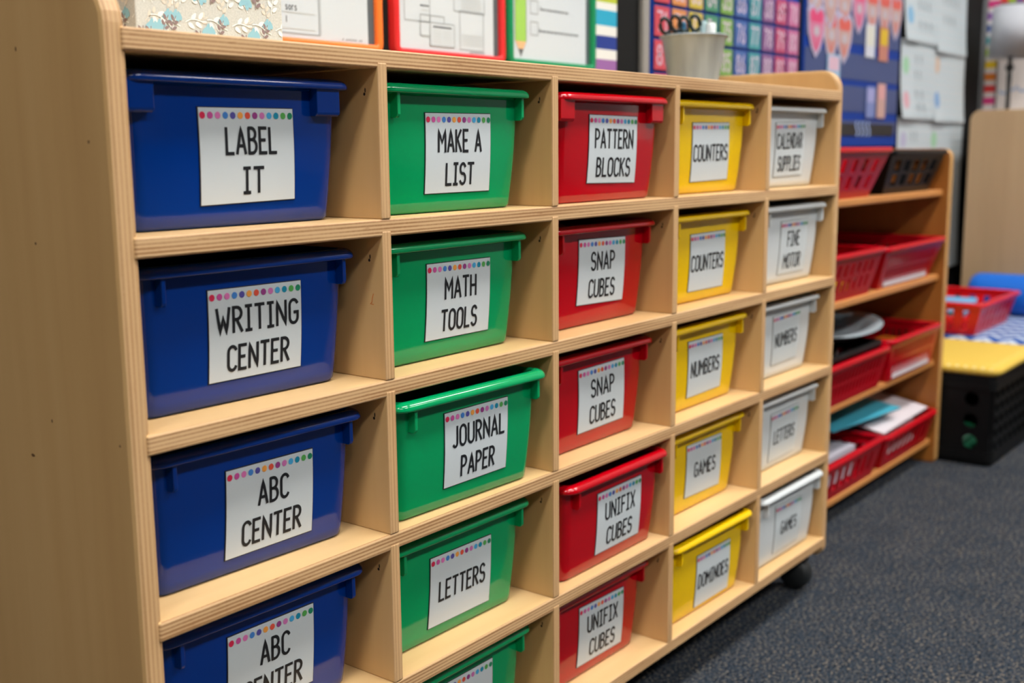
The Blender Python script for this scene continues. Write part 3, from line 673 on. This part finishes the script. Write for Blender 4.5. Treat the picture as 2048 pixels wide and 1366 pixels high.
sheet(2.825, 3.10, .185, .48, 0, 'chart-paper sheet at the upper right of the wall sheets', [], [('7 9 2 4', 2.87, 3.03, .315, .335), ('5 8 3', 2.87, 3.00, .265, .285)])
sheet(2.565, 2.84, .000, .203, 2, 'chart-paper sheet with green and red circles, middle left', [(2.602, .137, .026, 3), (2.603, .048, .026, 4)], [('4 2', 2.66, 2.74, .145, .165), ('6 5', 2.66, 2.73, .105, .125), ('3 8', 2.66, 2.75, .055, .075), ('9 1', 2.67, 2.76, .020, .040)])
sheet(2.825, 3.11, -.005, .195, 1, 'chart-paper sheet with orange and blue circles, middle right', [(2.858, .150, .026, 5), (2.858, .055, .026, 7)], [])
sheet(2.57, 2.845, -.215, .005, 0, 'chart-paper sheet with a violet circle, behind the black basket', [(2.615, -.055, .024, 6)], [('5 0', 2.66, 2.73, -.06, -.035)])
sheet(2.83, 3.125, -.43, .000, 0, 'long chart-paper sheet hanging lowest on the right', [(2.865, -.055, .026, 3)], [])

# galvanised pail with pens and scissors
BX, BY = 1.127, .205
pail = thing('metal_pail', (BX, BY, TOPZ), 'small galvanised metal pail of pens and scissors on cubby top', 'pail')
def brushed(nt, co): return noise(nt, co, 45, 3, (1, 1, .05))
GAL = ramp_mat('galvanised steel', [(0.25, (128, 140, 146)), (0.75, (172, 184, 190))], .42, brushed); GAL.node_tree.nodes['Principled BSDF'].inputs['Metallic'].default_value = .2
mb = MB(); mb.lathe([(0, .0008), (.0345, .0008), (.0355, .003), (.0362, .008), (.0475, .081), (.0492, .083), (.0498, .085), (.049, .087), (.0472, .0865), (.0462, .082), (.0350, .008), (0, .006)], 0, 0, 40); fixn(mb.build('pail_body', GAL, pail))
mb = MB(); mb.tube([(.0505 * math.cos(a), .0505 * math.sin(a), .0855) for a in [2 * math.pi * k / 36 for k in range(36)]], .0016, 8, closed=True); mb.build('rolled_rim', GAL, pail)
def scissors(x, y, rz, tilt, colr, label):
    t = thing('scissors', (BX + x, BY + y, TOPZ + .012), label, 'scissors', 'scissors standing in the pail', rz); t.rotation_euler = (0, tilt, rz)
    for s in (-1, 1):
        mb = MB(); mb.tube([(s * .0085 + .0075 * math.cos(a), 0, .0915 + .011 * math.sin(a)) for a in [2 * math.pi * k / 16 for k in range(16)]], .0030, 8, closed=True)
        mb.tube([(s * .005, 0, .082), (s * .001, 0, .062)], .0036, 8); mb.build('handle', colr, t)
        mb = MB(); mb.prism([(s * .001, .066), (s * .005, .060), (s * .0005, .002)], s * .0006 - .0005, s * .0006 + .0005, axis='Y'); mb.build('blade', STEEL, t)
scissors(-.026, .004, -.7, -.22, mat('black handle plastic', (22, 24, 24), .35), 'black handled scissors at the left of the pail')
scissors(-.010, -.010, -.8, -.12, mat('dark green handle plastic', (18, 40, 36), .35), 'dark handled scissors in the middle of the pail')
def marker(x, y, h, r, tilt, c1, c2, label):
    t = thing('marker_pen', (BX + x, BY + y, TOPZ + .0075), label, 'pen', 'pens standing in the pail'); t.rotation_euler = tilt
    mb = MB(); mb.lathe([(0, 0), (r * .9, 0), (r, .002), (r, h * .68)], 0, 0, 14); mb.build('barrel', c1, t)
    mb = MB(); mb.lathe([(r * 1.12, h * .66), (r * 1.12, h * .96), (r * .9, h), (0, h)], 0, 0, 14); mb.build('cap', c2, t)
marker(.014, -.018, .098, .0068, (.02, .03, 0), mat('white pen plastic', (226, 230, 228), .35), mat('white pen plastic', 0), 'white capped marker in the pail')
marker(.026, .002, .104, .0052, (0, .07, 0), mat('pale green pen plastic', (160, 190, 170), .35), mat('grey pen plastic', (150, 176, 178), .35), 'grey-green pen in the pail')
marker(-.010, .016, .100, .0055, (.04, -.05, 0), mat('blue pen plastic', (60, 130, 170), .35), mat('blue pen plastic', 0), 'blue pen behind the scissors in the pail')
marker(-.004, .022, .098, .0058, (-.03, .04, 0), mat('orange pen plastic', (226, 140, 70), .35), mat('orange pen plastic', 0), 'orange pen behind the scissors in the pail')

# ------------------------------------------------------------------ second shelf with baskets
SX0, SX1, SYF = 1.262, 2.062, .100
s2 = thing('wooden_bookcase', (0, 0, 0), 'honey coloured wooden bookcase with red baskets, beyond the cubby', 'bookcase')
def prof2(zt):
    P = []
    for cy, cz, rr, a0 in ((SYF + .012, .012, .012, 180), (YB - .012, .006, .006, 270), (YB - .014, zt - .006, .006, 0), (SYF + .02, zt - .02, .02, 90)):
        for k in range(6):
            a = math.radians(a0 + 90 * k / 5); P.append((cy + rr * math.cos(a), cz + rr * math.sin(a)))
    return P
for x0, x1 in ((SX0 - .019, SX0), (SX1, SX1 + .019)):
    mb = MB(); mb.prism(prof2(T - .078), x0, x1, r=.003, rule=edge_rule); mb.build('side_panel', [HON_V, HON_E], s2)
SH = (-.165, -.347, -.536, -.714)
for z in SH:
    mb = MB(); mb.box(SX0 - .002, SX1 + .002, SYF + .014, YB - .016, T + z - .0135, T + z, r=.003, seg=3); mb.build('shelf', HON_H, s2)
mb = MB(); mb.box(SX0 - .002, SX1 + .002, YB - .015, YB - .009, .045, T - .085); mb.build('back_panel', HON_B, s2)

def basket(name, x0, x1, y0, y1, zb, h, M, label, cat='basket', cols=10, rows=2, rim=.012, taper=.022, group='plastic baskets in the bookcase', rz=0.0, hole=.55, inset=.16):
    """tapered open basket whose walls are pierced by upright slots"""
    cx, cy = (x0 + x1) / 2, (y0 + y1) / 2
    t = thing(name, (cx, cy, T + zb), label, cat, group, rz)
    a, b = (x1 - x0) / 2 - rim * .6, (y1 - y0) / 2 - rim * .6; a2, b2 = a - taper, b - taper
    top, bot = h - .006, .0
    def wall(p0, p1, q0, q1, n):
        """p bottom corners, q top corners"""
        us = [0, .07]; wdu = .86 / n
        for k in range(n): us += [.07 + wdu * (k + (1 - hole) / 2), .07 + wdu * (k + 1 - (1 - hole) / 2)]
        us += [.93, 1]
        vs = [0, inset]; hv = (.86 - inset) / rows
        for k in range(rows): vs += [inset + hv * (k + .1), inset + hv * (k + .9)]
        vs += [.86, 1]
        mb = MB(); V = Vector
        def P(u, v): return (V(p0).lerp(V(p1), u)).lerp(V(q0).lerp(V(q1), u), v)
        for i in range(len(us) - 1):
            for j in range(len(vs) - 1):
                su = 2 <= i < len(us) - 2 and i % 2 == 0; sv = 2 <= j < len(vs) - 2 and j % 2 == 0
                if su and sv: continue
                mb.face([P(us[i], vs[j]), P(us[i + 1], vs[j]), P(us[i + 1], vs[j + 1]), P(us[i], vs[j + 1])])
        o = mb.build('wall', M, t); fixn(o); md = o.modifiers.new('thickness', 'SOLIDIFY'); md.thickness = .0024; md.offset = 0
    C = [(-a2, -b2, bot), (a2, -b2, bot), (a2, b2, bot), (-a2, b2, bot)]; D = [(-a, -b, top), (a, -b, top), (a, b, top), (-a, b, top)]
    nn = (cols, max(3, int(cols * b / a)), cols, max(3, int(cols * b / a)))
    for k in range(4): wall(C[k], C[(k + 1) % 4], D[k], D[(k + 1) % 4], nn[k])
    mb = MB(); mb.box(-a2, a2, -b2, b2, 0, .0025); mb.build('base', M, t)
    mb = MB(); rr = []
    A, Bq = (x1 - x0) / 2, (y1 - y0) / 2
    for ins, z in ((rim, h - .010), (.001, h - .010), (0, h - .008), (0, h - .002), (.002, h), (rim - .001, h), (rim, h - .002)):
        rr.append(rrect(-A + ins, A - ins, -Bq + ins, Bq - ins, max(.004, .02 - ins), z, 5))
    rr.append(rr[0]); mb.grid(rr, 0, True, True); fixn(mb.build('rim', M, t))
    return t
RB = mat('red basket plastic', (178, 0, 22), .3, .25); BB = mat('black basket plastic', (10, 11, 12), .4, .15)
Y0, Y1 = .094, .375
basket('storage_basket', 1.385, 1.706, Y0, Y1, SH[0], .091, RB, 'red basket on the top shelf of the bookcase', cols=5, rows=2, taper=.030, hole=.42)
basket('storage_basket', 1.716, 2.050, Y0 + .006, Y1, SH[0], .085, BB, 'black basket on the top shelf of the bookcase', cols=5, rows=2, taper=.026, hole=.6)
basket('storage_basket', 1.345, 1.690, Y0, Y1, SH[1], .088, RB, 'left red basket on the second bookcase shelf, with yellow things showing through', cols=9, rows=2, taper=.02, hole=.4)
basket('storage_basket', 1.694, 2.050, Y0, Y1, SH[1], .084, RB, 'right red basket on the second bookcase shelf, with white things showing through', cols=20, rows=2, taper=.024, hole=.6)
basket('storage_basket', 1.390, 1.742, Y0, Y1, SH[2], .080, RB, 'red basket with a black basket nested in it, third bookcase shelf', cols=16, rows=2, taper=.014, hole=.5)
basket('storage_basket', 1.402, 1.730, Y0 + .012, Y1 - .010, SH[2] + .006, .086, BB, 'black basket nested inside a red basket on the third shelf', cols=12, rows=1, taper=.026, hole=.5)
basket('storage_basket', 1.746, 2.052, Y0, Y1, SH[2], .087, RB, 'red basket beside the nested baskets on the third shelf', cols=18, rows=2, taper=.012, hole=.55)
basket('storage_basket', 1.390, 1.735, Y0, Y1, SH[3], .078, RB, 'left red basket holding grey papers on the bottom shelf', cols=8, rows=1, taper=.016, hole=.6)
basket('storage_basket', 1.739, 2.056, Y0, Y1, SH[3], .072, RB, 'right red basket under a teal folder on the bottom shelf', cols=9, rows=1, taper=.016, hole=.66)
def slab(name, x, y, z, sx, sy, sz, M, label, cat, rot=(0, 0, 0), group=None):
    mb = MB(); mb.box(-sx / 2, sx / 2, -sy / 2, sy / 2, 0, sz, r=min(.001, sz * .3)); o = mb.build(name, M); o.location = (x, y, T + z); o.rotation_euler = rot
    return tag(o, label, cat, group)
GP = mat('grey paper', (176, 172, 182), .6); YP = mat('yellow toy plastic', (226, 176, 20), .4); WP = mat('white card stock', (206, 196, 200), .6)
slab('toy_block', 1.50, .17, SH[1] + .003, .20, .08, .022, YP, 'yellow blocks layer in the left basket of the second shelf', 'toy')
slab('paper_stack', 1.87, .22, SH[1] + .003, .25, .20, .034, WP, 'white paper stack in the right basket of the second shelf', 'paper')
slab('paper_stack', 1.90, .21, SH[2] + .003, .22, .20, .030, WP, 'white paper stack in the third-shelf red basket', 'paper')
slab('toy_block', 1.93, .18, SH[2] + .034, .12, .05, .022, mat('orange toy plastic', (222, 120, 30), .4), 'orange block in the third-shelf red basket', 'toy')
slab('paper_stack', 1.575, .24, SH[3] + .006, .22, .20, .058, GP, 'grey papers in the left bottom-shelf basket', 'paper')
slab('paper_stack', 1.89, .235, SH[3] + .006, .24, .20, .064, WP, 'white papers in the right bottom-shelf basket', 'paper', group=None)
slab('white_folder', 1.895, .235, SH[3] + .098, .29, .25, .003, WP, 'white sheet tilted over the right bottom-shelf basket', 'paper', (.20, -.0, .03))
slab('teal_folder', 1.735, .240, SH[3] + .118, .30, .22, .004, mat('teal folder card', (60, 160, 184), .5), 'teal folder lying over the bottom-shelf baskets', 'folder', (.12, .02, -.08))
# grey dish and scissors-like tools heaped in the nested baskets
GD = mat('grey dish plastic', (150, 160, 166), .3)
d = thing('serving_dish', (1.715, .195, T + SH[2] + .0975), 'grey oval dish lying across the nested baskets', 'dish'); d.rotation_euler = (.06, -.05, .1)
mb = MB(); mb.lathe([(0, .004), (.030, .004), (.036, .006), (.044, .018), (.062, .022), (.066, .020), (.060, .015), (.046, .008), (.038, 0), (0, 0)], 0, 0, 32, sx=2.1, sy=1.2); fixn(mb.build('dish_body', GD, d))
d2 = thing('serving_dish', (1.735, .225, T + SH[2] + .127), 'smaller grey dish stacked on the oval dish', 'dish')
mb = MB(); mb.lathe([(0, .004), (.022, .004), (.030, .012), (.046, .014), (.046, .010), (.03, .006), (.026, 0), (0, 0)], 0, 0, 28, sx=1.8, sy=1.0); fixn(mb.build('dish_body', GD, d2)); d2.rotation_euler = (.1, .06, .3)

# ------------------------------------------------------------------ crates, cushions, basket, bolster
CR = mat('black crate plastic', (12, 13, 14), .45, .2)
def crate(x0, x1, y0, y1, h, label, nx, ny):
    t = thing('milk_crate', ((x0 + x1) / 2, (y0 + y1) / 2, 0), label, 'crate', 'upturned black crates used as seats')
    A, Bq = (x1 - x0) / 2, (y1 - y0) / 2
    def panel(P, L, n, rows, dots):
        mb = MB(); zb, zt = .028, h - .030; hz = (zt - zb) / rows; wx = L / n
        for i in range(n):
            for j in range(rows):
                cxx, cz = -L / 2 + wx * (i + .5), zb + hz * (j + .5); sq = []; ci = []
                for k in range(24):
                    a = 2 * math.pi * k / 24; c, s_ = math.cos(a), math.sin(a); q = max(abs(c), abs(s_))
                    sq.append(P(cxx + c / q * wx / 2, cz + s_ / q * hz / 2))
                    rr = min(wx, hz) * .33
                    ci.append(P(cxx + rr * c, cz + rr * s_) if dots else P(cxx + c / q * wx * .34, cz + s_ / q * hz * .34))
                mb.grid([sq, ci], 0, False, True)
        o = mb.build('wall', CR, t); fixn(o); md = o.modifiers.new('thickness', 'SOLIDIFY'); md.thickness = .005; md.offset = 0
    i = .006
    panel(lambda u, z: (-A + i, u, z), 2 * Bq - .02, ny, 3, True); panel(lambda u, z: (A - i, u, z), 2 * Bq - .02, ny, 3, True)
    panel(lambda u, z: (u, -Bq + i, z), 2 * A - .02, nx, 5, False); panel(lambda u, z: (u, Bq - i, z), 2 * A - .02, nx, 5, False)
    for z0, z1, ins in ((.0, .012, .006), (.012, .030, 0), (h - .032, h - .014, 0), (h - .014, h, .004)):
        mb = MB(); r_ = [rrect(-A + ins, A - ins, -Bq + ins, Bq - ins, .015, z, 4) for z in (z0, z1)]; q_ = [rrect(-A + ins + .012, A - ins - .012, -Bq + ins + .012, Bq - ins - .012, .006, z, 4) for z in (z1, z0)]
        mb.grid(r_ + q_ + [r_[0]], 0, False, True); fixn(mb.build('band', CR, t))
    mb = MB(); mb.box(-A + .008, A - .008, -Bq + .008, Bq - .008, h - .006, h - .001); mb.build('floor_plate', CR, t)
CH_ = T - .566
crate(2.090, 2.432, -.012, .330, CH_, 'black crate under the yellow cushion', 8, 4)
crate(2.452, 2.962, -.05, .330, CH_, 'black crate under the blue patterned cushion', 11, 5)
mb = MB(); mb.lathe([(0, 0), (.05, 0), (.052, .02), (.03, .06), (0, .065)], 0, 0, 20); o = mb.build('green_ball', mat('green toy plastic', (20, 120, 80), .4)); o.location = (2.20, .09, .004); tag(o, 'green toy glimpsed inside the black crate', 'toy')
def cushion(x0, x1, y0, y1, M, label):
    mb = MB(); rows = []
    for ins, z in ((.010, 0), (.003, .003), (0, .009), (.002, .015), (.010, .020), (.03, .023), (.08, .025)):
        rows.append(rrect(x0 + ins, x1 - ins, y0 + ins, y1 - ins, .03 - min(ins, .02), z, 5))
    mb.grid(rows, 0, True, True); mb.cap(rows[-1]); mb.cap(rows[0], 0, True)
    o = mb.build('seat_cushion', M); o.location = (0, 0, CH_); tag(o, label, 'cushion')
def dots(nt, co):
    v = nt.nodes.new('ShaderNodeTexVoronoi'); v.inputs['Scale'].default_value = 55; v.inputs['Randomness'].default_value = 0
    nt.links.new(co, v.inputs['Vector']); return v.outputs['Distance']
cushion(2.086, 2.440, -.018, .334, ramp_mat('yellow dotted fabric', [(0.16, (226, 212, 150)), (0.24, (214, 178, 70))], .8, dots), 'yellow cushion with tiny white dots on the nearer crate')
def chev(nt, co):
    sx = nt.nodes.new('ShaderNodeSeparateXYZ'); nt.links.new(co, sx.inputs[0])
    z = math_n(nt, 'PINGPONG', sx.outputs['Y'], .030)
    s = math_n(nt, 'ADD', math_n(nt, 'MULTIPLY', sx.outputs['X'], 105), math_n(nt, 'MULTIPLY', z, 130))
    return math_n(nt, 'ADD', math_n(nt, 'MULTIPLY', math_n(nt, 'SINE', s, 0), .5), .5)
cushion(2.446, 2.970, -.056, .334, ramp_mat('blue and white chevron fabric', [(0.5, (28, 80, 156)), (0.8, (190, 202, 216))], .8, chev), 'blue and white patterned cushion behind the yellow one')
bk = basket('storage_basket', 2.452, 2.800, .120, .330, -.566 + .0255, .082, mat('bright red basket plastic', (206, 14, 26), .3), 'bright red basket standing on the cushions beside the blue bolster', cols=7, rows=2, taper=.02, rim=.016, group='plastic basket on the cushions', hole=.4, inset=.1)
slab('blue_book', 2.56, .225, -.566 + .078, .16, .085, .012, mat('sky blue cover', (110, 174, 216), .4), 'sky blue book in the bright red basket', 'book', (.0, -.12, .1))
slab('white_card', 2.53, .285, -.566 + .080, .10, .045, .008, WHITE_PAPER, 'white card in the bright red basket', 'paper', (.0, -.1, .0))
mb = MB(); pr = [(0, .285), (.030, .285), (.048, .278), (.056, .262), (.057, .24)] + [(.057 + .0004 * math.sin(k), .24 - .65 * k / 8) for k in range(1, 9)] + [(.048, -.432), (.03, -.44), (0, -.44)]
mb.lathe(pr, 2.905, CH_ + .025 + .0565, 36, axis='Y'); o = fixn(mb.build('bolster', mat('bright blue vinyl', (0, 100, 200), .45))); tag(o, 'bright blue cylindrical bolster lying on the patterned cushion', 'bolster')

# ------------------------------------------------------------------ tan cabinet, lamp, far wall
tc_ = thing('wooden_cabinet', (0, 0, 0), 'tall tan plywood cabinet back behind the blue bolster', 'cabinet')
def panelx(y0, y1, z0, z1, r):
    P = []
    for cy, cz, a0, rr in ((y0 + .01, z0 + .01, 180, .01), (y1 - .01, z0 + .01, 270, .01), (y1 - r, z1 - r, 0, r), (y0 + r, z1 - r, 90, r)):
        for k in range(6):
            a = math.radians(a0 + 90 * k / 5); P.append((cy + rr * math.cos(a), cz + rr * math.sin(a)))
    return P
mb = MB(); mb.prism(panelx(-.85, .340, .02, T + .028, .03), 3.000, 3.018, r=.003); mb.build('back_panel', TAN_V, tc_)
for y in (-.85, .322):
    mb = MB(); mb.box(3.018, 3.262, y, y + .018, .02, T - .01, r=.002); mb.build('side_panel', TAN_V, tc_)
for z in (.05, .4, T - .03):
    mb = MB(); mb.box(3.018, 3.262, -.832, .322, z, z + .018, r=.002); mb.build('top_panel' if z > .6 else 'shelf', TAN_V, tc_)
for x in (3.02, 3.23):
    for y in (-.82, .28):
        mb = MB(); mb.box(x, x + .03, y, y + .03, 0, .05, r=.003); mb.build('foot', DARK, tc_)
LX, LY, LZ = 3.13, .274, T - .0118
lamp = thing('table_lamp', (LX, LY, LZ), 'table lamp with grey-white shade and black stem on the tan cabinet', 'lamp')
BLK = mat('black lamp metal', (20, 22, 20), .4)
mb = MB(); mb.lathe([(0, 0), (.038, 0), (.039, .004), (.034, .010), (.010, .016), (0, .016)], 0, 0, 24); mb.build('base', BLK, lamp)
mb = MB(); mb.lathe([(.0065, .010), (.0062, .10), (.0075, .14), (.0055, .150), (.0115, .158), (.0125, .166), (.006, .174), (.006, .26)], 0, 0, 14); mb.build('stem', BLK, lamp)
SHADE = mat('grey-white fabric shade', (178, 180, 186), .8)
mb = MB(); mb.lathe([(.0600, .192), (.0615, .190), (.0540, .336), (.0530, .336), (.0600, .192)], 0, 0, 40); fixn(mb.build('shade', SHADE, lamp))
mb = MB()
for a in (0, 2.09, 4.19): mb.tube([(0, 0, .255), (.055 * math.cos(a), .055 * math.sin(a), .300)], .0012, 6)
mb.build('spider', BLK, lamp)
# whiteboard with border on the far wall
wb = thing('white_board', (XR, 0, T - .2), 'white board on the far wall behind the lamp', 'board')
mb = MB(); mb.box(-.008, -.0005, -1.6, .345, 0, .54); mb.build('panel', mat('white board surface', (212, 204, 200), .5), wb)
mb = MB()
for k, (y, z) in enumerate(((.325, .295), (.30, .305), (.27, .300))):
    ribbon(mb, [(y + .012 * math.cos(a), z + .012 * math.sin(a)) for a in (3.4, 4.0, 4.7, 5.4, 6.0)], .0035, lambda s, t: (-.0086, s, t))
mb.build('print', mat('pale blue drawing', (150, 168, 196), .6), wb)
BC = [(222, 60, 60), (226, 130, 40), (236, 200, 40), (170, 200, 60), (70, 170, 180), (60, 90, 160), (140, 90, 170), (214, 60, 130)]
BM = [mat('border print %d' % k, c, .5) for k, c in enumerate(BC)] + [mat('border white', (226, 222, 220), .5)]
mb = MB(); k = 0; z = -.20
while z < .46:
    mb.box(-.004, -.0005, .352, .384, z, z + .022, k % 8); mb.box(-.004, -.0005, .352, .384, z + .022, z + .036, 8); z += .036; k += 1
o = mb.build('border_strip', BM); o.location = (XR, 0, T); tag(o, 'upright multicoloured border beside the lamp on the far wall', 'border')
mb = MB(); k = 0; y = .35
while y > -1.5:
    mb.box(-.004, -.0005, y - .022, y, .352, .392, (k * 3) % 8); y -= .022; k += 1
o = mb.build('border_strip', BM); o.location = (XR, 0, T); tag(o, 'level rainbow border above the lamp shade on the far wall', 'border')
